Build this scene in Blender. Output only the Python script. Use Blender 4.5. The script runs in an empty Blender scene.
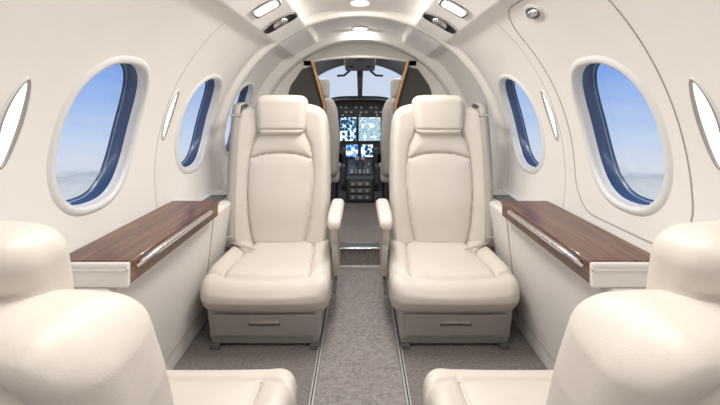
import bpy, bmesh, math, random
import numpy as np
from mathutils import Vector, Matrix
random.seed(3)
scn=bpy.context.scene
try:
    scn.view_settings.view_transform='Standard'
except Exception: pass
H=0.92; RC=0.775; ZC=0.65

# ---------------------------------------------------------------- materials
def lin(c):
    return tuple(((v/255)/12.92 if v/255<=0.04045 else ((v/255+0.055)/1.055)**2.4) for v in c)+(1,)
def mat(name,c,rough=0.5,metal=0.0,bump=0,bscale=200,var=0.0,vscale=6,emit=0,spec=0.5,coat=0):
    m=bpy.data.materials.new(name); m.use_nodes=True; nt=m.node_tree; b=nt.nodes['Principled BSDF']
    b.inputs['Base Color'].default_value=lin(c); b.inputs['Roughness'].default_value=rough
    b.inputs['Metallic'].default_value=metal; b.inputs['Specular IOR Level'].default_value=spec
    b.inputs['Coat Weight'].default_value=coat
    tc=nt.nodes.new('ShaderNodeTexCoord')
    if bump:
        n=nt.nodes.new('ShaderNodeTexNoise'); n.inputs['Scale'].default_value=bscale; n.inputs['Detail'].default_value=4
        bp=nt.nodes.new('ShaderNodeBump'); bp.inputs['Strength'].default_value=bump; bp.inputs['Distance'].default_value=0.002
        nt.links.new(tc.outputs['Object'],n.inputs['Vector']); nt.links.new(n.outputs['Fac'],bp.inputs['Height']); nt.links.new(bp.outputs['Normal'],b.inputs['Normal'])
    if var:
        n2=nt.nodes.new('ShaderNodeTexNoise'); n2.inputs['Scale'].default_value=vscale; n2.inputs['Detail'].default_value=6
        cr=nt.nodes.new('ShaderNodeValToRGB'); a=lin(c)
        cr.color_ramp.elements[0].position=0.3; cr.color_ramp.elements[1].position=0.7
        cr.color_ramp.elements[0].color=tuple(x*(1-var) for x in a[:3])+(1,)
        cr.color_ramp.elements[1].color=tuple(min(1,x*(1+var)) for x in a[:3])+(1,)
        nt.links.new(tc.outputs['Object'],n2.inputs['Vector']); nt.links.new(n2.outputs['Fac'],cr.inputs['Fac']); nt.links.new(cr.outputs['Color'],b.inputs['Base Color'])
    if emit:
        b.inputs['Emission Color'].default_value=lin(c); b.inputs['Emission Strength'].default_value=emit
    return m
M={}
M['wall']=mat('wall_lining',(231,227,221),0.55,bump=0.06,bscale=300,var=0.015)
M['ceil']=mat('headliner',(240,237,233),0.6,bump=0.05,bscale=250,var=0.01)
M['leather']=mat('ivory_leather',(211,203,193),0.42,bump=0.12,bscale=420,var=0.02,vscale=10)
M['stitch']=mat('leather_piping',(150,140,128),0.5)
M['leather2']=mat('ivory_leather_side',(202,194,184),0.45,bump=0.12,bscale=420,var=0.02,vscale=10)
M['console']=mat('console_lining',(222,218,212),0.5,bump=0.05,bscale=300,var=0.012)
M['trim']=mat('window_trim',(218,217,215),0.35)
M['reveal']=mat('window_reveal_navy',(62,84,120),0.22,var=0.1)
M['reveal2']=mat('window_reveal_grey',(120,138,166),0.3)
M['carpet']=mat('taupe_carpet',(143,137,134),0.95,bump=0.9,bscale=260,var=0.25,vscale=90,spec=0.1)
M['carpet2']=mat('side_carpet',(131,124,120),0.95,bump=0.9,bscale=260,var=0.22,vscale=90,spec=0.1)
M['base']=mat('seat_base_grey',(170,167,163),0.38,metal=0.35)
M['base2']=mat('seat_base_dark',(104,102,100),0.45,metal=0.2)
M['rail']=mat('track_aluminium',(205,202,198),0.4,metal=0.4)
M['chrome']=mat('satin_chrome',(215,213,210),0.22,metal=1.0)
M['black']=mat('black_plastic',(22,23,25),0.4)
M['dark']=mat('dark_slate_fabric',(80,76,73),0.7,bump=0.2,bscale=400)
M['cock']=mat('cockpit_grey',(130,128,126),0.6,var=0.03)
M['cockdark']=mat('cockpit_dark',(52,53,56),0.55)
M['belt']=mat('belt_webbing',(178,172,163),0.7,bump=0.4,bscale=600)
M['groove']=mat('panel_gap',(165,159,151),0.7)
M['pilot']=mat('pilot_seat_fabric',(184,179,173),0.7,bump=0.2,bscale=300)
M['lamp']=mat('lamp_glow',(255,250,240),0.5,emit=2.5)
M['cove']=mat('cove_fill_glow',(255,245,230),0.5,emit=4.5)  # glow of the strips added to brighten the ceiling
M['sconce']=mat('sconce_glow',(255,253,250),0.5,emit=0.8)
M['button']=mat('panel_button',(170,172,175),0.4)
M['gold']=mat('bronze_wood_edge',(182,134,84),0.35,var=0.1)
# wood
def wood():
    m=bpy.data.materials.new('walnut_veneer'); m.use_nodes=True; nt=m.node_tree; b=nt.nodes['Principled BSDF']
    tc=nt.nodes.new('ShaderNodeTexCoord'); mp=nt.nodes.new('ShaderNodeMapping'); mp.inputs['Scale'].default_value=(34,2.2,34)
    n=nt.nodes.new('ShaderNodeTexNoise'); n.inputs['Scale'].default_value=1.6; n.inputs['Detail'].default_value=8; n.inputs['Distortion'].default_value=0.7
    cr=nt.nodes.new('ShaderNodeValToRGB'); e=cr.color_ramp.elements
    e[0].position=0.3; e[0].color=lin((60,37,25)); e[1].position=0.72; e[1].color=lin((128,84,58))
    x=cr.color_ramp.elements.new(0.5); x.color=lin((92,57,39))
    nt.links.new(tc.outputs['Object'],mp.inputs['Vector']); nt.links.new(mp.outputs['Vector'],n.inputs['Vector'])
    nt.links.new(n.outputs['Fac'],cr.inputs['Fac']); nt.links.new(cr.outputs['Color'],b.inputs['Base Color'])
    b.inputs['Roughness'].default_value=0.36; b.inputs['Coat Weight'].default_value=0.25
    return m
M['wood']=wood()
def glass():
    m=bpy.data.materials.new('window_glass'); m.use_nodes=True; nt=m.node_tree; nt.nodes.clear()
    o=nt.nodes.new('ShaderNodeOutputMaterial'); t=nt.nodes.new('ShaderNodeBsdfTransparent'); g=nt.nodes.new('ShaderNodeBsdfGlossy')
    g.inputs['Roughness'].default_value=0.05; mx=nt.nodes.new('ShaderNodeMixShader'); mx.inputs[0].default_value=0.04
    nt.links.new(t.outputs[0],mx.inputs[1]); nt.links.new(g.outputs[0],mx.inputs[2]); nt.links.new(mx.outputs[0],o.inputs[0])
    return m
M['glass']=glass()
def screen(name,c1,c2,scale,emit):
    m=bpy.data.materials.new(name); m.use_nodes=True; nt=m.node_tree; b=nt.nodes['Principled BSDF']
    tc=nt.nodes.new('ShaderNodeTexCoord'); n=nt.nodes.new('ShaderNodeTexVoronoi'); n.inputs['Scale'].default_value=scale
    cr=nt.nodes.new('ShaderNodeValToRGB'); cr.color_ramp.interpolation='CONSTANT'
    e=cr.color_ramp.elements; e[0].color=lin(c1); e[1].color=lin(c2); e[1].position=0.45
    x=cr.color_ramp.elements.new(0.62); x.color=lin((235,240,240))
    nt.links.new(tc.outputs['Object'],n.inputs['Vector']); nt.links.new(n.outputs['Distance'],cr.inputs['Fac'])
    nt.links.new(cr.outputs['Color'],b.inputs['Emission Color']); b.inputs['Emission Strength'].default_value=emit
    b.inputs['Base Color'].default_value=(0.01,0.01,0.01,1); b.inputs['Roughness'].default_value=0.2
    return m
M['scr1']=screen('display_map',(172,200,212),(128,176,200),26,1.1)
M['scr2']=screen('display_flight',(40,100,180),(110,160,205),24,1.5)
M['scr3']=screen('display_engine',(16,40,66),(90,150,185),34,1.5)

# ---------------------------------------------------------------- helpers
def link(o,parent=None):
    scn.collection.objects.link(o)
    if parent: o.parent=parent
    return o
def empty(name,loc=(0,0,0),rot=0):
    e=bpy.data.objects.new(name,None); e.empty_display_size=0.05; e.location=loc; e.rotation_euler=(0,0,rot); scn.collection.objects.link(e); return e
def mesh(name,verts,faces,mats,parent=None,smooth=True,fm=None,bevel=0,merge=False,solid=0,fixn=True):
    me=bpy.data.meshes.new(name); me.from_pydata([tuple(v) for v in verts],[],faces)
    for m in (mats if isinstance(mats,(list,tuple)) else [mats]): me.materials.append(m)
    if fm: 
        for p,i in zip(me.polygons,fm): p.material_index=i
    if merge or fixn:
        bm=bmesh.new(); bm.from_mesh(me)
        if merge: bmesh.ops.remove_doubles(bm,verts=bm.verts,dist=1e-5)
        if fixn: bmesh.ops.recalc_face_normals(bm,faces=bm.faces)
        bm.to_mesh(me); bm.free()
    if smooth: me.polygons.foreach_set('use_smooth',[True]*len(me.polygons))
    o=bpy.data.objects.new(name,me)
    if solid:
        s=o.modifiers.new('thick','SOLIDIFY'); s.thickness=solid; s.offset=0
    if bevel:
        b=o.modifiers.new('bev','BEVEL'); b.width=bevel; b.segments=3; b.limit_method='ANGLE'
        b.harden_normals=False
    return link(o,parent)
def box(name,x0,x1,y0,y1,z0,z1,m,parent=None,bevel=0.003):
    v=[(x,y,z) for x in (x0,x1) for y in (y0,y1) for z in (z0,z1)]
    f=[(0,1,3,2),(4,6,7,5),(0,4,5,1),(2,3,7,6),(0,2,6,4),(1,5,7,3)]
    return mesh(name,v,f,m,parent,smooth=False,bevel=bevel)
def extr_y(name,pts,y0,y1,m,parent=None,bevel=0.004,smooth=False):
    n=len(pts); v=[(x,y0,z) for x,z in pts]+[(x,y1,z) for x,z in pts]
    f=[tuple(range(n)),tuple(range(2*n-1,n-1,-1))]+[(i,(i+1)%n,n+(i+1)%n,n+i) for i in range(n)]
    return mesh(name,v,f,m,parent,smooth=smooth,bevel=bevel)
def extr_x(name,pts,x0,x1,m,parent=None,bevel=0.004):
    n=len(pts); v=[(x0,y,z) for y,z in pts]+[(x1,y,z) for y,z in pts]
    f=[tuple(range(n)),tuple(range(2*n-1,n-1,-1))]+[(i,(i+1)%n,n+(i+1)%n,n+i) for i in range(n)]
    return mesh(name,v,f,m,parent,smooth=False,bevel=bevel)
def tube(name,pts,r,m,parent=None,closed=False,res=3):
    cu=bpy.data.curves.new(name,'CURVE'); cu.dimensions='3D'; cu.bevel_depth=r; cu.bevel_resolution=res
    sp=cu.splines.new('POLY'); sp.points.add(len(pts)-1); sp.use_cyclic_u=closed
    for p,q in zip(sp.points,pts): p.co=(*q,1)
    cu.use_fill_caps=True; cu.materials.append(m)
    return link(bpy.data.objects.new(name,cu),parent)
def cyl(name,c,r,h,m,parent=None,axis='z',seg=28,r2=None):
    r2=r if r2 is None else r2
    v=[];n=seg
    for k,rr in ((-h/2,r),(h/2,r2)):
        for i in range(n):
            a=2*math.pi*i/n; p=(rr*math.cos(a),rr*math.sin(a),k)
            if axis=='y': p=(p[0],p[2],p[1])
            if axis=='x': p=(p[2],p[0],p[1])
            v.append((c[0]+p[0],c[1]+p[1],c[2]+p[2]))
    f=[tuple(range(n)),tuple(range(2*n-1,n-1,-1))]+[(i,(i+1)%n,n+(i+1)%n,n+i) for i in range(n)]
    return mesh(name,v,f,m,parent,smooth=False,bevel=min(r,h)*0.15)
def soft_box(name,hx,hy,hz,r,n,fn,m,parent=None,loc=(0,0,0)):
    h=np.array([hx,hy,hz]); V=[];F=[];off=0
    for ax in range(3):
        a,b=[i for i in range(3) if i!=ax]
        ta=np.linspace(-1,1,n[a]+1); tb=np.linspace(-1,1,n[b]+1)
        A,B=np.meshgrid(ta,tb,indexing='ij')
        for s in (-1,1):
            P=np.zeros((A.size,3)); P[:,ax]=s; P[:,a]=A.ravel(); P[:,b]=B.ravel(); V.append(P*h)
            nb=n[b]+1
            for i in range(n[a]):
                for j in range(n[b]):
                    q=off+i*nb+j; F.append((q,q+nb,q+nb+1,q+1))
            off+=P.shape[0]
    Q=np.vstack(V); rr=np.minimum(r,h*0.98); c=np.clip(Q,-(h-rr),h-rr); d=(Q-c)/rr
    nn=np.linalg.norm(d,axis=1,keepdims=True); P=c+rr*d/np.maximum(nn,1e-9)
    if fn: P=fn(P)
    P=P+np.array(loc)
    return mesh(name,P.tolist(),F,m,parent,merge=True)
def segdist(x,z,lines):
    D=np.full(x.shape,9.0)
    for L in lines:
        for (x0,z0),(x1,z1) in zip(L[:-1],L[1:]):
            dx,dz=x1-x0,z1-z0; t=np.clip(((x-x0)*dx+(z-z0)*dz)/(dx*dx+dz*dz+1e-12),0,1)
            D=np.minimum(D,np.hypot(x-x0-t*dx,z-z0-t*dz))
    return D
def smooth_line(pts,n=8):
    out=[]
    P=[pts[0]]+list(pts)+[pts[-1]]
    for i in range(1,len(P)-2):
        p0,p1,p2,p3=[np.array(q,float) for q in P[i-1:i+3]]
        for k in range(n):
            t=k/n; out.append(tuple(0.5*((2*p1)+(-p0+p2)*t+(2*p0-5*p1+4*p2-p3)*t*t+(-p0+3*p1-3*p2+p3)*t**3)))
    out.append(tuple(pts[-1])); return out
def seam(x,z,lines,depth=0.006,w=0.005,puff=0.010,L=0.035):
    D=segdist(x,z,lines)
    return -depth*np.exp(-(D/w)**2)+puff*(1-np.exp(-D/L))
def ribbon(name,pts,w,m,parent=None,th=0.003):
    v=[];f=[]
    for p in pts: v+= [(p[0]-w/2,p[1],p[2]),(p[0]+w/2,p[1],p[2])]
    for i in range(len(pts)-1): f.append((2*i,2*i+1,2*i+3,2*i+2))
    return mesh(name,v,f,m,parent,solid=th)
def W(side,y,th,r):
    return (side*r*math.cos(th),y,ZC+r*math.sin(th))

# ---------------------------------------------------------------- shell
TH=math.radians(14.4); A_Y=0.170; B_A=0.216; NE=2.5
WY=[-0.87,-0.19,0.49,1.165,1.84,2.42]
def profR(deg):
    a=abs(deg-90)
    def ss(t): t=max(0,min(1,t)); return t*t*(3-2*t)
    if a<21: return 0.790
    if a<23: return 0.790-(0.790-0.750)*ss((a-21)/2)
    if a<36.5: return 0.750
    if a<38.5: return 0.750+(RC-0.750)*ss((a-36.5)/2)
    return RC
def shell(name,deg0,deg1,ndeg,y0,y1,ny,m,side,holes):
    v=[];f=[]
    for i in range(ny+1):
        y=y0+(y1-y0)*i/ny
        for j in range(ndeg+1):
            dg=deg0+(deg1-deg0)*j/ndeg; v.append(W(side,y,math.radians(dg),profR(dg)))
    for i in range(ny):
        for j in range(ndeg):
            yc=y0+(y1-y0)*(i+.5)/ny; dg=deg0+(deg1-deg0)*(j+.5)/ndeg
            skip=False
            for wy in holes:
                u=abs(yc-wy)/A_Y; w=abs(math.radians(dg)-TH)*RC/B_A
                if u<1.0 and w<1.0 and u**NE+w**NE<1.0: skip=True
            if skip: continue
            q=i*(ndeg+1)+j; f.append((q,q+1,q+ndeg+2,q+ndeg+1))
    return mesh(name,v,f,m,None,fixn=False)
shell('wall_left',-13.2,48,70,-1.4,2.85,360,M['wall'],-1,WY)
shell('wall_right',-13.2,48,70,-1.4,2.85,360,M['wall'],1,WY[:-1])
shell('ceiling',48,132,168,-1.4,2.85,4,M['ceil'],1,[])

def oval_rings(name,side,y,th,a,b,e,R,prof,mats,parent=None,cap=None,seg=72):
    """prof: list of (offset, radial offset, material index)"""
    v=[];f=[];fm=[]
    for (o,dr,mi) in prof:
        for k in range(seg):
            t=2*math.pi*k/seg; c,s=math.cos(t),math.sin(t)
            yy=math.copysign(abs(c)**(2/e),c)*(a+o); aa=math.copysign(abs(s)**(2/e),s)*(b+o)
            v.append(W(side,y+yy,th+aa/R,R+dr))
    for r in range(len(prof)-1):
        for k in range(seg):
            k2=(k+1)%seg; f.append((r*seg+k,r*seg+k2,(r+1)*seg+k2,(r+1)*seg+k)); fm.append(prof[r+1][2])
    if cap is not None:
        v.append(W(side,y,th,R+prof[-1][1])); c=len(v)-1; base=(len(prof)-1)*seg
        for k in range(seg): f.append((base+k,base+(k+1)%seg,c)); fm.append(cap)
    return mesh(name,v,f,mats,parent,fm=fm,fixn=True)
wi=1
for side in (-1,1):
    for wy in (WY if side<0 else WY[:-1]):
        e=empty('window_%d'%wi)
        oval_rings('frame',side,wy,TH,A_Y,B_A,NE,RC,[(.024,.002,0),(.017,-.005,0),(.007,-.008,0),(-.001,-.004,0),(-.004,.006,0),(-.006,.020,0),(-.008,.022,0),(-.009,.024,1),(-.011,.056,1),(-.015,.058,2),(-.019,.064,1)],[M['trim'],M['reveal'],M['reveal2']],e)
        oval_rings('pane',side,wy,TH,A_Y,B_A,NE,RC,[(-.012,.061,0)],[M['glass']],e,cap=0)
        wi+=1
# sidewall sconces
for side in (-1,1):
    for sy in (0.845,1.545):
        e=empty('wall_sconce')
        oval_rings('bezel',side,sy,math.radians(17.5),.022,.096,1.7,RC,[(.009,.002,0),(.006,-.005,0),(0,-.005,1),(-.003,.004,1)],[M['trim'],M['base']],e)
        oval_rings('diffuser',side,sy,math.radians(17.5),.019,.093,1.7,RC,[(0,-.001,0),(-.010,-.002,0)],[M['sconce']],e,cap=0)
# emergency exit outline, right wall
def rr_pts(y0,y1,t0,t1,r,n=10):
    P=[]
    for (cy,ct,a0) in ((y1-r,t1-r,0),(y0+r,t1-r,90),(y0+r,t0+r,180),(y1-r,t0+r,270)):
        for k in range(n+1):
            a=math.radians(a0+90*k/n); P.append((cy+r*math.cos(a),ct+r*math.sin(a)))
    return P
def dense(P,step=0.02):
    out=[]
    for a,b in zip(P,P[1:]+P[:1]):
        n=max(1,int(math.hypot(b[0]-a[0],b[1]-a[1])/step))
        for k in range(n): out.append((a[0]+(b[0]-a[0])*k/n,a[1]+(b[1]-a[1])*k/n))
    return out
ex=empty('emergency_exit_panel')
P=dense(rr_pts(.93,1.44,math.radians(-7)*RC,math.radians(50)*RC,.13))
tube('gap_outline',[W(1,y,a/RC,RC+.0008) for y,a in P],.0028,M['groove'],ex,closed=True)
oval_rings('handle_recess',1,1.24,math.radians(46),.045,.028,2,RC,[(.004,.001,0),(.0,-.006,0),(-.006,-.004,0)],[M['trim'],M['base2']],ex,cap=1)
oval_rings('handle',1,1.24,math.radians(46),.028,.010,2,RC,[(.003,-.002,0),(.0,-.012,0)],[M['chrome']],ex,cap=0)
# lining joints
for side in (-1,1):
    for y in (.1,1.51,2.08):
        tube('trim_joint',[W(side,y,math.radians(d),RC+.001) for d in range(-12,50,2)],.0018,M['groove'])
# passenger service units
for side in (-1,1):
    for y in (-.6,.5,1.57):
        e=empty('overhead_service_unit')
        th=math.radians(60.5)
        oval_rings('lamp_bezel',side,y,th,.050,.052,4,.750,[(.012,.001,0),(.008,-.006,0),(0,-.006,0),(-.004,.0,0)],[M['chrome']],e)
        oval_rings('lamp_lens',side,y,th,.047,.049,4,.750,[(0,-.004,0)],[M['lamp']],e,cap=0)
        oval_rings('vent_plate',side,y+.27,th,.056,.082,3.0,.750,[(.010,.001,0),(.006,-.007,0),(0,-.007,0),(-.012,-.001,1),(-.020,-.002,1)],[M['chrome'],M['black']],e,cap=1)
        oval_rings('vent_nozzle',side,y+.27,th,.026,.036,2,.750,[(.002,-.001,0),(0,-.014,0),(-.012,-.016,0)],[M['chrome']],e,cap=0)
# added glowing strips between service rail and headliner, to brighten the ceiling
for side in (-1,1):
    e=empty('cove_fill_strip')
    v=[]
    for y in (-1.35,2.12):
        for r in (.760,.778):
            v.append(W(side,y,math.radians(90-21.9),r))
    mesh('fill_strip',v,[(0,1,3,2)],M['cove'],e,smooth=False)
# arched ribs
def rib(name,y0,y1,Ri,m,d0=-30,d1=210,Ro=.80):
    v=[];f=[];n=96
    for k in range(n+1):
        t=math.radians(d0+(d1-d0)*k/n)
        for (y,r) in ((y0,Ro),(y0,Ri+.012),(y0+.012,Ri),(y1-.012,Ri),(y1,Ri+.012),(y1,Ro)):
            v.append((r*math.cos(t),y,ZC+r*math.sin(t)))
    for k in range(n):
        for j in range(5):
            q=k*6+j; f.append((q,q+1,q+7,q+6))
    return mesh(name,v,f,m)
rib('trim_door_arch_aft',2.13,2.20,.748,M['wall'])
rib('trim_door_arch_forward',2.72,2.85,.71,M['wall'])
# aft bulkhead
v=[(RC*1.03*math.cos(math.radians(a)),-1.4,ZC+RC*1.03*math.sin(math.radians(a))) for a in range(0,360,5)]
mesh('wall_aft',v,[tuple(range(len(v)))],M['wall'],smooth=False,solid=.01)

# ---------------------------------------------------------------- floor
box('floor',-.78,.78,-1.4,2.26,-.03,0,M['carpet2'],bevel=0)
ac=empty('aisle_carpet')
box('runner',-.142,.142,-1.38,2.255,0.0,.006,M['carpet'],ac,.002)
for s in (-1,1):
    e=empty('seat_track')
    box('rail',s*.150-.0075,s*.150+.0075,-1.38,2.25,.0,.011,M['rail'],e,.002)
    box('slot',s*.150-.002,s*.150+.002,-1.38,2.25,.011,.0115,M['black'],e,0)
box('floor_cockpit',-.76,.76,2.26,4.35,-.03,.11,M['carpet2'],bevel=0)
sl=empty('threshold_sill')
box('sill_plate',-.235,.235,2.245,2.34,.108,.118,M['chrome'],sl,.003)
box('sill_tread',-.225,.225,2.27,2.32,.118,.120,M['base2'],sl,.001)
box('kick_strip',-.235,.235,2.246,2.259,.0,.016,M['rail'],sl,.002)

# ---------------------------------------------------------------- consoles and tables
for s in (-1,1):
    e=empty('side_console')
    pts=[(s*.605,.458),(s*.618,.471),(s*.757,.471),(s*.757,0),(s*.650,0),(s*.650,.05)]
    extr_y('ledge_body',pts,-1.35,2.26,M['console'],e,bevel=.005)
    for y in (.955,1.65):
        tube('joint',[(s*.6035,y,.458),(s*.6485,y,.05)],.0018,M['groove'],e)
    tube('kick_line',[(s*.6465,-1.3,.075),(s*.6465,2.2,.075)],.0018,M['groove'],e)
    cyl('cup_ring',(s*.685,1.755,.473),.042,.008,M['chrome'],e)
    cyl('cup_well',(s*.685,1.755,.474),.035,.008,M['black'],e)
    box('control_panel',min(s*.65,s*.735),max(s*.65,s*.735),1.84,1.98,.471,.476,M['base2'],e,.002)
    t=empty('folding_table')
    box('table_top',min(s*.568,s*.758),max(s*.568,s*.758),.990,1.615,.520,.534,M['wood'],t,.003)
    box('inner_fascia',min(s*.572,s*.586),max(s*.572,s*.586),.994,1.612,.474,.520,M['wood'],t,.002)
    box('table_body',min(s*.586,s*.750),max(s*.586,s*.750),.996,1.600,.472,.520,M['console'],t,.002)
    box('end_cap',min(s*.568,s*.752),max(s*.568,s*.752),.978,.992,.472,.532,M['console'],t,.004)
    box('end_strip',min(s*.566,s*.752),max(s*.566,s*.752),.974,.982,.514,.522,M['chrome'],t,.002)
    hp=[(s*.574,1.03,.508),(s*.552,1.045,.524),(s*.542,1.08,.531)]+[(s*.542,1.08+.36*k/6,.531) for k in range(1,7)]+[(s*.552,1.475,.524),(s*.574,1.49,.508)]
    tube('pull_handle',smooth_line(hp,4),.0085,M['chrome'],t)

# ---------------------------------------------------------------- passenger seats
def build_seat(X,Y,facing,inner,recl,hs,zbase,arm,belt,bx=0,hup=0,ws=1.0,hw=.128):
    """facing: +1 looks forward (+Y), -1 looks aft.  inner: local x sign of the aisle side"""
    e=empty('passenger_seat',(X,Y,0),0 if facing>0 else math.pi)
    tn=math.tan(math.radians(recl))
    BH=.345*hs; HX=.240*ws; bo=-inner*bx
    zb=zbase-.02
    # backrest ----------------------------------------------------
    def wid(v): # v 0..1
        return np.interp(v,[0,.15,.45,.75,.9,1.0],[.96,.99,1.0,.975,.935,.87])
    out=[]
    for s in (-1,1):
        out.append(smooth_line([(s*.120,-BH),(s*.145,-BH*.6),(s*.158,-BH*.1),(s*.150,BH*.35),(s*.115,BH*.62),(s*.105,BH)]))
    cross=smooth_line([(-.152,BH*.22),(-.08,BH*.275),(0,BH*.29),(.08,BH*.275),(.152,BH*.22)])
    lines=out+[cross]
    rim=[smooth_line([(s*.20*ws,-BH*.98),(s*.200*ws,-BH*.3),(s*.195*ws,BH*.4),(s*.17*ws,BH*.70),(s*.11,BH*.82),(0,BH*.84)]) for s in (-1,1)]
    def disp(x,y,z):
        v=(z+BH)/(2*BH)
        front=np.clip(y/.045,0,1); back=np.clip(-y/.045,0,1)
        bol=.026*np.clip(np.abs(x)/HX,0,1)**2.5
        y2=y+front*(bol+seam(x,z,lines,.012,.006,.018,.03)+.014*np.exp(-((v-.28)/.16)**2)*np.exp(-(x/.16)**2))
        y2=y2-back*(seam(x,z,rim,.010,.006,.012,.04)+.018*np.cos(np.clip(x/HX,-1,1)*1.5))
        x2=x*wid(v)+bo; zz=z+BH
        zz=zz-.035*np.clip(np.abs(x)/HX,0,1)**3*np.clip(v*2-1,0,1)
        return np.stack([x2,y2-tn*zz,zz],1)
    def fb(P): return disp(P[:,0].copy(),P[:,1].copy(),P[:,2].copy())
    soft_box('backrest',HX,.052,BH,.045,(96,14,120),fb,M['leather'],e,(0,-.245,zb))
    # piping laid in the seam grooves
    o3=np.array([0,-.245,zb])
    for i,L in enumerate(lines):
        A=np.array(L); A=A[np.abs(A[:,1])<BH*.93]
        Q=disp(A[:,0],np.full(len(A),.052),A[:,1])+o3+np.array([0,.0008,0]); tube('seam_%d'%i,[tuple(q) for q in Q],.0022,M['stitch'],e)
    for i,L in enumerate(rim):
        A=np.array(L); A=A[np.abs(A[:,1])<BH*.9]
        Q=disp(A[:,0],np.full(len(A),-.052),A[:,1])+o3-np.array([0,.0005,0]); tube('back_seam_%d'%i,[tuple(q) for q in Q],.0014,M['stitch'],e)
    # headrest
    hh=.098
    def fh(P):
        x,y,z=P[:,0].copy(),P[:,1].copy(),P[:,2].copy(); v=(z+hh)/(2*hh)
        x2=x*(.90+.12*v)+bo; y2=y+np.clip(y/.04,0,1)*(.010*np.cos(x*9)-.004)
        hl=[[(-.14,-hh*.72),(.14,-hh*.72)]]
        y2=y2+np.clip(y/.04,0,1)*seam(x,z,hl,.007,.005,.006,.02)
        y2=y2-np.clip(-y/.04,0,1)*seam(x,z,[[(-.14,hh*.35),(.14,hh*.35)]],.006,.005,.004,.02)
        zz=z-.010*(np.abs(x)/.13)**3*np.clip(v*2-1,0,1)
        y2=y2+.014*np.clip(v-.3,0,1)
        return np.stack([x2,y2-tn*z,zz],1)
    hz=zb+2*BH-.060+hup; hy=-.245-tn*(2*BH-.06+hup)+.052-.02*(hup>0)
    soft_box('headrest',hw,.045,hh,.038,(44,18,60),fh,M['leather'],e,(0,hy,hz))
    for s in (-1,1):
        tube('headrest_post_%d'%(1 if s>0 else 2),[(bo+s*.05,-.245-tn*(2*BH-.20),zb+2*BH-.20),(bo+s*.05,hy,hz)],.008,M['chrome'],e)
    # cushion -------------------------------------------------------
    cl=[smooth_line([(s*.150,-.25),(s*.158,-.05),(s*.165,.10),(s*.160,.17)]) for s in (-1,1)]
    cl.append(smooth_line([(-.238,.145),(-.16,.165),(0,.172),(.16,.165),(.238,.145)]))
    HZ=.070
    def cd(x,y,z):
        top=np.clip(z/.05,0,1)
        z2=z+top*(seam(x,y,cl,.009,.006,.014,.035)+.016*np.clip(np.abs(x)/.24,0,1)**3-.010*np.exp(-((y+.08)/.12)**2)*np.exp(-(x/.12)**2))
        fr=np.clip((y-.10)/.14,0,1)
        z2=z2-.030*fr**2*top
        wsc=np.interp(y,[-.24,-.05,.15,.24],[.90,.96,1.0,.975])
        y2=y-.018*(np.abs(x)/.24)**3*np.clip(y/.24,0,1)
        y2=y2-.05*np.clip((-z)/HZ,0,1)*np.clip(y/.24,0,1)
        return np.stack([x*wsc,y2,z2],1)
    def fc(P): return cd(P[:,0].copy(),P[:,1].copy(),P[:,2].copy())
    oc3=np.array([0,0,zbase-HZ+.006])
    soft_box('seat_cushion',.245,.245,HZ,.048,(96,96,18),fc,M['leather'],e,tuple(oc3))
    for i,L in enumerate(cl):
        A=np.array(L); A=A[(np.abs(A[:,0])<.20)&(A[:,1]>-.19)]
        Q=cd(A[:,0],A[:,1],np.full(len(A),HZ))+oc3+np.array([0,0,.0005]); tube('cushion_seam_%d'%i,[tuple(q) for q in Q],.0020,M['stitch'],e)
    # base -------------------------------------------
    zt=zbase-2*HZ+.012
    def ring(hx,y0,y1,z): return [(-hx,y0,z),(hx,y0,z),(hx,y1,z),(-hx,y1,z)]
    r1=ring(.216,-.235,.195,zt+.030); r2=ring(.208,-.225,.18,.045); r3=ring(.200,-.22,.170,.012)
    f=[(0,1,5,4),(1,2,6,5),(2,3,7,6),(3,0,4,7),(4,5,9,8),(5,6,10,9),(6,7,11,10),(7,4,8,11),(3,2,1,0),(8,9,10,11)]
    mesh('base_housing',r1+r2+r3,f,M['base'],e,smooth=False,bevel=.006)
    # drawer front
    h1=zt+.015
    def fy(z): return .180+(z-.045)*(.015/(zt-.015+.001))
    vv=[(-.185,fy(.055)+.001,.052),(.185,fy(.055)+.001,.052),(.190,fy(h1)+.004,h1-.010),(-.190,fy(h1)+.004,h1-.010)]
    vb=[(a,b+.006,c) for a,b,c in vv]
    mesh('drawer_front',vv+vb,[(0,1,2,3),(7,6,5,4),(0,4,5,1),(1,5,6,2),(2,6,7,3),(3,7,4,0)],M['base'],e,smooth=False,bevel=.003)
    zc=(.052+h1-.010)/2+.01; yy=fy(zc)+.008
    box('latch_recess',-.060,.060,yy-.004,yy+.002,zc-.012,zc+.010,M['base2'],e,.003)
    box('latch_lip',-.052,.052,yy-.002,yy+.008,zc+.000,zc+.008,M['chrome'],e,.002)
    for s in (-1,1):
        box('side_beam_%d'%(1 if s>0 else 2),min(s*.205,s*.222),max(s*.205,s*.222),-.235,.12,zt+.01,zt+.055,M['base'],e,.005)
        box('floor_foot_%d'%(1 if s>0 else 2),min(s*.17,s*.205),max(s*.17,s*.205),-.23,.19,.0,.020,M['base2'],e,.003)
    # recline pivot
    cyl('pivot_1',(.228,-.215,zbase-.03),.030,.02,M['base'],e,axis='x'); cyl('pivot_2',(-.228,-.215,zbase-.03),.030,.02,M['base'],e,axis='x')
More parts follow.
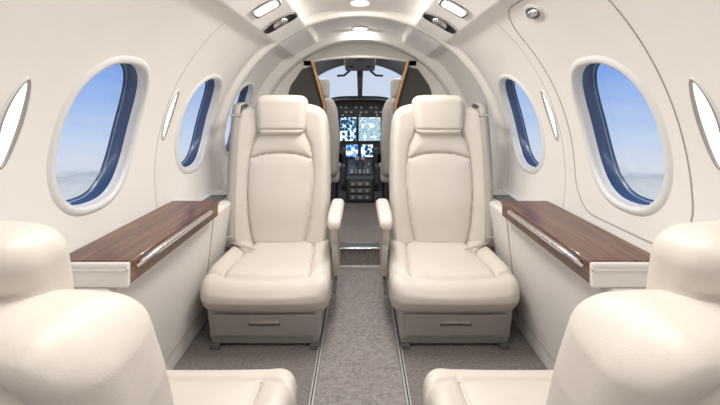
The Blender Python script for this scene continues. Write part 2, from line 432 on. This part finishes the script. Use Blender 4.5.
    if arm:
        xa=inner*.252
        az=zbase+.185
        def fa(P):
            x,y,z=P[:,0],P[:,1],P[:,2]
            t=np.clip((y-.06)/.12,0,1)
            return np.stack([x*(1-.15*t)+.0,y,z-.022*t**2],1)
        soft_box('armrest_pad',.031,.165,.024,.022,(14,40,12),fa,M['leather'],e,(xa,-.085,az))
        pts=[(-.23,az-.015),(.045,az-.018),(.062,az-.035),(.040,az-.075),(.000,az-.12),(-.02,zbase-.02),(-.05,zbase-.09),(-.14,zbase-.09),(-.20,zbase-.02),(-.235,az-.08)]
        extr_x('armrest_frame',pts,xa-.014,xa+.014,M['leather2'],e,bevel=.007)
        box('armrest_trim',min(xa-.017,xa+.017),max(xa-.017,xa+.017),-.22,.040,az-.026,az-.020,M['chrome'],e,.001)
        box('armrest_link',min(inner*.215,xa),max(inner*.215,xa),-.15,-.06,zbase-.11,zbase-.07,M['base'],e,.004)
        box('control_lever',xa-.006,xa+.006,.0,.035,zbase-.125,zbase-.11,M['base2'],e,.002)
        tube('lever_rod',[(xa,-.09,zbase-.095),(xa,.02,zbase-.118)],.006,M['base2'],e)
    if belt:
        xo=-inner*(.225+bx); L=[]
        for k in range(13):
            v=1-k/12; zz=2*BH*(.95*v)
            L.append((xo*(.95+.05*math.sin(v*3)),-.245-tn*zz+.084,zb+zz+.02))
        ribbon('shoulder_belt',L,.040,M['belt'],e)
        ribbon('belt_over',[(xo*.957,-.245-tn*2*BH*.95+.084,zb+2*BH*.95+.02),(xo*.95,-.245-tn*2*BH-.0,zb+2*BH+.0),(xo*.95,-.245-tn*2*BH-.06,zb+2*BH-.03)],.040,M['belt'],e)
        box('belt_guide',xo*.96-.028,xo*.96+.028,-.245-tn*2*BH*.9+.064,-.245-tn*2*BH*.9+.092,zb+2*BH*.9,zb+2*BH*.9+.016,M['chrome'],e,.003)
        box('belt_buckle',xo-.022,xo+.022,-.185,-.165,zbase+.0,zbase+.05,M['chrome'],e,.004)
        ribbon('lap_belt',smooth_line([(xo*.9,-.16,zbase+.02),(xo*.75,-.10,zbase+.034),(xo*.45,-.06,zbase+.026)],5),.03,M['belt'],e)
    return e
build_seat(-.358,1.69,-1,-1,8,1.0,.262,True,True,bx=.026)
build_seat(.358,1.69,-1,1,8,1.0,.262,True,True,bx=.026)
build_seat(-.395,.79,1,1,18,.715,.262,False,False,bx=.040,hup=.024,ws=.87,hw=.114)
build_seat(.395,.79,1,-1,18,.715,.262,False,False,bx=.040,hup=.024,ws=.87,hw=.114)

# ---------------------------------------------------------------- cockpit divider
def inX(z): return float(np.interp(z,[.11,.92,1.235,1.26],[.235,.245,.335,.335]))
for s,nm in ((-1,'left'),(1,'right')):
    v=[];f=[]; zs=np.linspace(.11,1.235,24)
    for z in zs:
        v+=[(s*inX(z),2.86,z),(s*math.sqrt(max(.81**2-(z-ZC)**2,0)),2.86,z)]
    for i in range(len(zs)-1): f.append((2*i,2*i+1,2*i+3,2*i+2))
    mesh('wall_divider_'+nm,v,f,M['wall'],smooth=False,solid=.03)
    pp=[(s*.262,.5),(s*.262,.92),(s*.345,1.19),(s*.41,1.175),(s*.49,1.06),(s*.53,.93),(s*.53,.5)]
    extr_y('divider_panel',pp,2.832,2.844,M['dark'],None,bevel=.004)
    tr=[(s*.238,.125),(s*.238,.60),(s*.246,.92),(s*.334,1.23)]
    v=[]
    for x,z in tr: v+=[(x-s*.004,2.79,z),(x+s*.016,2.79,z),(x+s*.016,2.90,z),(x-s*.004,2.90,z)]
    f=[(3,2,1,0)]
    for i in range(3):
        for j in range(4): f.append((4*i+j,4*i+(j+1)%4,4*i+4+(j+1)%4,4*i+4+j))
    f.append((12,13,14,15)); mesh('trim_door_post_'+nm,v,f,M['wood'],smooth=False,bevel=.003)
    tube('trim_post_edge_'+nm,[(x+s*.004,2.786,z) for x,z in tr],.009,M['gold'])
v=[];f=[]
xs=np.linspace(-.40,.40,33)
for x in xs:
    v+=[(x,2.86,1.262-.03*(abs(x)/.335)**2 if abs(x)<.335 else 1.20),(x,2.86,ZC+math.sqrt(.81**2-x*x))]
for i in range(32): f.append((2*i,2*i+1,2*i+3,2*i+2))
mesh('wall_divider_header',v,f,M['wall'],solid=.03,smooth=False)
tube('trim_header',[(x,2.84,1.262-.03*(abs(x)/.335)**2) for x in np.linspace(-.335,.335,20)],.010,M['wall'])

# ---------------------------------------------------------------- cockpit shell
ST=[(2.86,.775,.65),(3.1,.76,.645),(3.35,.73,.635),(3.6,.67,.60),(3.8,.57,.55),(4.0,.46,.50),(4.2,.35,.46),(4.4,.26,.42)]
def st(y):
    ys=[s[0] for s in ST]; return float(np.interp(y,ys,[s[1] for s in ST])),float(np.interp(y,ys,[s[2] for s in ST]))
v=[];f=[];gf=[]
ny=62; nd=120
for i in range(ny+1):
    y=2.86+(4.4-2.86)*i/ny; R,zc=st(y)
    for j in range(nd+1):
        t=math.radians(-60+300*j/nd); v.append((R*math.cos(t),y,zc+R*math.sin(t)))
for i in range(ny):
    y=2.86+(4.4-2.86)*(i+.5)/ny
    for j in range(nd):
        d=-60+300*(j+.5)/nd; q=i*(nd+1)+j; face=(q,q+1,q+nd+2,q+nd+1)
        a=abs(d-90)
        y0=3.55 if a<42 else 3.30; lim=4.08
        if (3<a<44 and y0<y<lim) or (48<a<72 and 3.2<y<3.85): gf.append(face)
        else: f.append(face)
mesh('wall_cockpit_shell',v,f,M['cock'],fixn=False)
mesh('window_windshield',v,gf,M['glass'],fixn=False)
v=[(.3*math.cos(math.radians(a)),4.4,.42+.3*math.sin(math.radians(a))) for a in range(0,360,10)]
mesh('wall_nose',v,[tuple(range(len(v)))],M['cockdark'],smooth=False,solid=.01)
# overhead console
oc=empty('overhead_console')
extr_x('console_body',[(3.02,1.395),(3.06,1.32),(3.30,1.255),(3.50,1.215),(3.54,1.235),(3.54,1.29)],-.13,.13,M['cock'],oc,bevel=.015)
cyl('speaker_ring',(-.0,3.20,1.283),.05,.02,M['cockdark'],oc)
for s in (-1,1):
    cyl('map_light_%d'%(1 if s<0 else 2),(s*.08,3.36,1.236),.022,.02,M['black'],oc)
    tube('grab_bar_%d'%(1 if s<0 else 2),[(s*.09,3.5,1.22),(s*.14,3.52,1.18),(s*.20,3.56,1.18)],.010,M['cockdark'],oc)
box('compass_mount',-.025,.025,3.52,3.55,1.17,1.24,M['black'],oc,.006)
# instrument panel
ip=empty('instrument_panel')
pts=[(-.43,.50),(-.43,.86),(-.36,.955),(-.2,.985),(.2,.985),(.36,.955),(.43,.86),(.43,.50)]
extr_y('panel_face',pts,3.75,3.80,M['cockdark'],ip,bevel=.006)
v=[];f=[];n=24
for k in range(n+1):
    x=-.44+.88*k/n; zt=.995-.14*(abs(x)/.44)**4
    v+=[(x,3.64,zt-.008),(x,3.66,zt+.008),(x,4.0,zt-.02),(x,3.64,zt-.03)]
for k in range(n):
    q=4*k; f+=[(q,q+1,q+5,q+4),(q+1,q+2,q+6,q+5),(q+3,q,q+4,q+7)]
mesh('glareshield',v,f,M['black'],ip)
def disp(nm,x0,x1,z0,z1,m):
    box(nm+'_bezel',x0-.008,x1+.008,3.738,3.752,z0-.008,z1+.008,M['black'],ip,.004)
    box(nm+'_screen',x0,x1,3.735,3.739,z0,z1,m,ip,0)
disp('flight_display_1',-.37,-.205,.60,.81,M['scr2']); disp('flight_display_2',.210,.37,.60,.81,M['scr2'])
disp('nav_display_1',-.185,-.035,.585,.805,M['scr3']); disp('nav_display_2',-.012,.190,.585,.805,M['scr1'])
disp('touch_display_1',-.13,-.02,.435,.55,M['scr2']); disp('touch_display_2',.01,.12,.435,.55,M['scr3'])
for r in range(2):
    for c in range(15):
        x=-.33+c*.047
        box('button_%d_%d'%(r,c),x,x+.022,3.735,3.75,.845+r*.045,.860+r*.045,M['button'] if (c+r)%3 else M['cockdark'],ip,.002)
for x in (-.16,0,.16):
    cyl('standby_knob_%d'%int(x*100+50),(x,3.735,.825),.010,.02,M['button'],ip,axis='y')
extr_y('panel_lower',[(-.17,.12),(-.17,.51),(.17,.51),(.17,.12)],3.745,3.80,M['cockdark'],ip)
# centre pedestal
pd=empty('centre_pedestal')
extr_x('pedestal_body',[(3.30,.11),(3.30,.31),(3.33,.335),(3.60,.37),(3.742,.42),(3.742,.11)],-.115,.115,M['cockdark'],pd,bevel=.008)
extr_x('pedestal_plate',[(3.34,.338),(3.60,.373),(3.60,.378),(3.34,.343)],-.10,.10,M['black'],pd,bevel=.001)
for s in (-1,1):
    tube('throttle_arm_%d'%(1 if s<0 else 2),[(s*.025,3.56,.36),(s*.025,3.52,.44)],.008,M['chrome'],pd)
    box('throttle_grip_%d'%(1 if s<0 else 2),s*.025-.018,s*.025+.018,3.505,3.535,.435,.465,M['button'],pd,.006)
tube('flap_arm',[(.075,3.48,.35),(.075,3.46,.40)],.005,M['chrome'],pd); cyl('flap_knob',(.075,3.46,.405),.014,.012,M['button'],pd,axis='x')
for i in range(4):
    for j in range(5):
        x=-.08+j*.034; y=3.36+i*.03; z=.341+(y-3.34)*.135
        box('key_%d_%d'%(i,j),x,x+.02,y,y+.016,z,z+.008,M['button'] if (i*j)%2==0 else M['base2'],pd,.002)
for i in range(3):
    box('front_module_%d'%i,-.09,.09,3.288,3.302,.14+i*.055,.18+i*.055,M['base2'],pd,.003)
    for s in (-1,0,1): cyl('module_knob_%d_%d'%(i,s+1),(s*.06,3.283,.16+i*.055),.011,.014,M['button'],pd,axis='y')
# yokes
for s in (-1,1):
    e=empty('control_yoke')
    cyl('column',(s*.34,3.66,.62),.016,.16,M['black'],e,axis='y')
    tube('wheel',smooth_line([(s*.34-.13,3.58,.72),(s*.34-.14,3.58,.64),(s*.34-.09,3.58,.61),(s*.34,3.58,.62),(s*.34+.09,3.58,.61),(s*.34+.14,3.58,.64),(s*.34+.13,3.58,.72)],5),.014,M['black'],e)
# pilot seats
for s in (-1,1):
    e=empty('pilot_seat',(s*.335,3.16,.11))
    def fp(P):
        x,y,z=P[:,0],P[:,1],P[:,2]; v=(z+.30)/.60
        return np.stack([x*np.interp(v,[0,.5,.85,1],[.92,1,.9,.7]),y-.12*(z+.3)+.02*(x/.18)**2,z],1)
    soft_box('backrest',.185,.05,.30,.045,(30,10,40),fp,M['pilot'],e,(0,-.14,.57))
    soft_box('headrest',.11,.04,.075,.035,(20,10,14),None,M['pilot'],e,(0,-.21,.93))
    soft_box('cushion',.19,.19,.06,.045,(30,30,10),None,M['pilot'],e,(0,.06,.27))
    box('pedestal_base',-.15,.15,-.12,.20,0,.22,M['cockdark'],e,.01)
    box('harness_box',-s*.20-.02,-s*.20+.02,-.12,.06,.20,.34,M['cockdark'],e,.006)
    tube('armrest',[(-s*.205,-.16,.46),(-s*.205,.06,.45)],.022,M['cockdark'],e)

# ---------------------------------------------------------------- lights
LC=(1,.975,.945)
def area(name,loc,sx,sy,power,col=LC,rot=(0,0,0)):
    l=bpy.data.lights.new(name,'AREA'); l.shape='RECTANGLE'; l.size=sx; l.size_y=sy; l.energy=power; l.color=col
    o=bpy.data.objects.new(name,l); o.location=loc; o.rotation_euler=rot; scn.collection.objects.link(o); return o
for i,(y,p) in enumerate(((-.9,5.5),(-.1,2.2),(.7,6.0),(1.5,8.5))):
    e=empty('ceiling_fill_lamp')  # added fill lamps with housings, out of view, to light the cabin
    box('fill_housing',-.12,.12,y-.28,y+.28,1.424,1.445,M['trim'],e,.004)
    a=area('fill_panel',(0,y,1.418),.20,.50,p); a.parent=e
for y in (2.00,2.68):
    e=empty('dome_light')
    cyl('ring',(0,y,1.436),.056,.012,M['trim'],e); cyl('lens',(0,y,1.429),.045,.008,M['lamp'],e)
    l=bpy.data.lights.new('dome_bulb','AREA'); l.shape='DISK'; l.size=.085; l.energy=2.4; l.color=LC
    o=bpy.data.objects.new('dome_bulb',l); o.location=(0,y,1.422); link(o,e)
for s in (-1,1):
    e=empty('cockpit_fill_light')  # added fill light and its ring, to brighten the cockpit
    cyl('ring',(s*.30,3.12,1.335),.035,.02,M['cockdark'],e)
    l=bpy.data.lights.new('cockpit_fill','AREA'); l.shape='DISK'; l.size=.05; l.energy=2.2; l.color=(1,.98,.96)
    o=bpy.data.objects.new('cockpit_fill',l); o.location=(s*.30,3.12,1.322); link(o,e)
# world
w=bpy.data.worlds.new('sky'); scn.world=w; w.use_nodes=True; nt=w.node_tree
bg=nt.nodes['Background']; tc=nt.nodes.new('ShaderNodeTexCoord'); sp=nt.nodes.new('ShaderNodeSeparateXYZ')
mr=nt.nodes.new('ShaderNodeMapRange'); mr.inputs[1].default_value=-1; mr.inputs[2].default_value=1
cr=nt.nodes.new('ShaderNodeValToRGB'); e=cr.color_ramp.elements
e[0].position=0; e[0].color=lin((205,212,222)); e[1].position=1; e[1].color=lin((60,110,200))
for p,c in ((.415,(206,213,222)),(.430,(178,190,206)),(.436,(214,222,234)),(.465,(196,213,241)),(.51,(154,186,239)),(.55,(120,162,234)),(.65,(85,134,220))):
    x=cr.color_ramp.elements.new(p); x.color=lin(c)
nz=nt.nodes.new('ShaderNodeTexNoise'); nz.inputs['Scale'].default_value=14; nz.inputs['Detail'].default_value=5
mp=nt.nodes.new('ShaderNodeMapping'); mp.inputs['Scale'].default_value=(1,1,5)
md=nt.nodes.new('ShaderNodeMath'); md.operation='MULTIPLY_ADD'; md.inputs[1].default_value=.03; md.inputs[2].default_value=-.015
ad=nt.nodes.new('ShaderNodeMath'); ad.operation='ADD'
nt.links.new(tc.outputs['Generated'],mp.inputs[0]); nt.links.new(mp.outputs[0],nz.inputs['Vector']); nt.links.new(nz.outputs['Fac'],md.inputs[0])
nt.links.new(tc.outputs['Generated'],sp.inputs[0]); nt.links.new(sp.outputs['Z'],mr.inputs[0])
nt.links.new(mr.outputs[0],ad.inputs[0]); nt.links.new(md.outputs[0],ad.inputs[1]); nt.links.new(ad.outputs[0],cr.inputs['Fac'])
# hazier, brighter sky straight ahead of the nose
mr2=nt.nodes.new('ShaderNodeMapRange'); mr2.inputs[1].default_value=.90; mr2.inputs[2].default_value=1.0; mr2.inputs[4].default_value=.8
mx=nt.nodes.new('ShaderNodeMixRGB'); mx.inputs[2].default_value=lin((222,230,240))
nt.links.new(sp.outputs['Y'],mr2.inputs[0]); nt.links.new(mr2.outputs[0],mx.inputs[0]); nt.links.new(cr.outputs['Color'],mx.inputs[1])
nt.links.new(mx.outputs[0],bg.inputs['Color'])
bg.inputs['Strength'].default_value=1.0
# camera
cam=bpy.data.cameras.new('camera'); cam.sensor_width=36; cam.lens=20; cam.shift_y=-97.5/720; cam.clip_start=.02
co=bpy.data.objects.new('camera',cam); co.location=(0,0,H); co.rotation_euler=(math.pi/2,0,0); scn.collection.objects.link(co); scn.camera=co
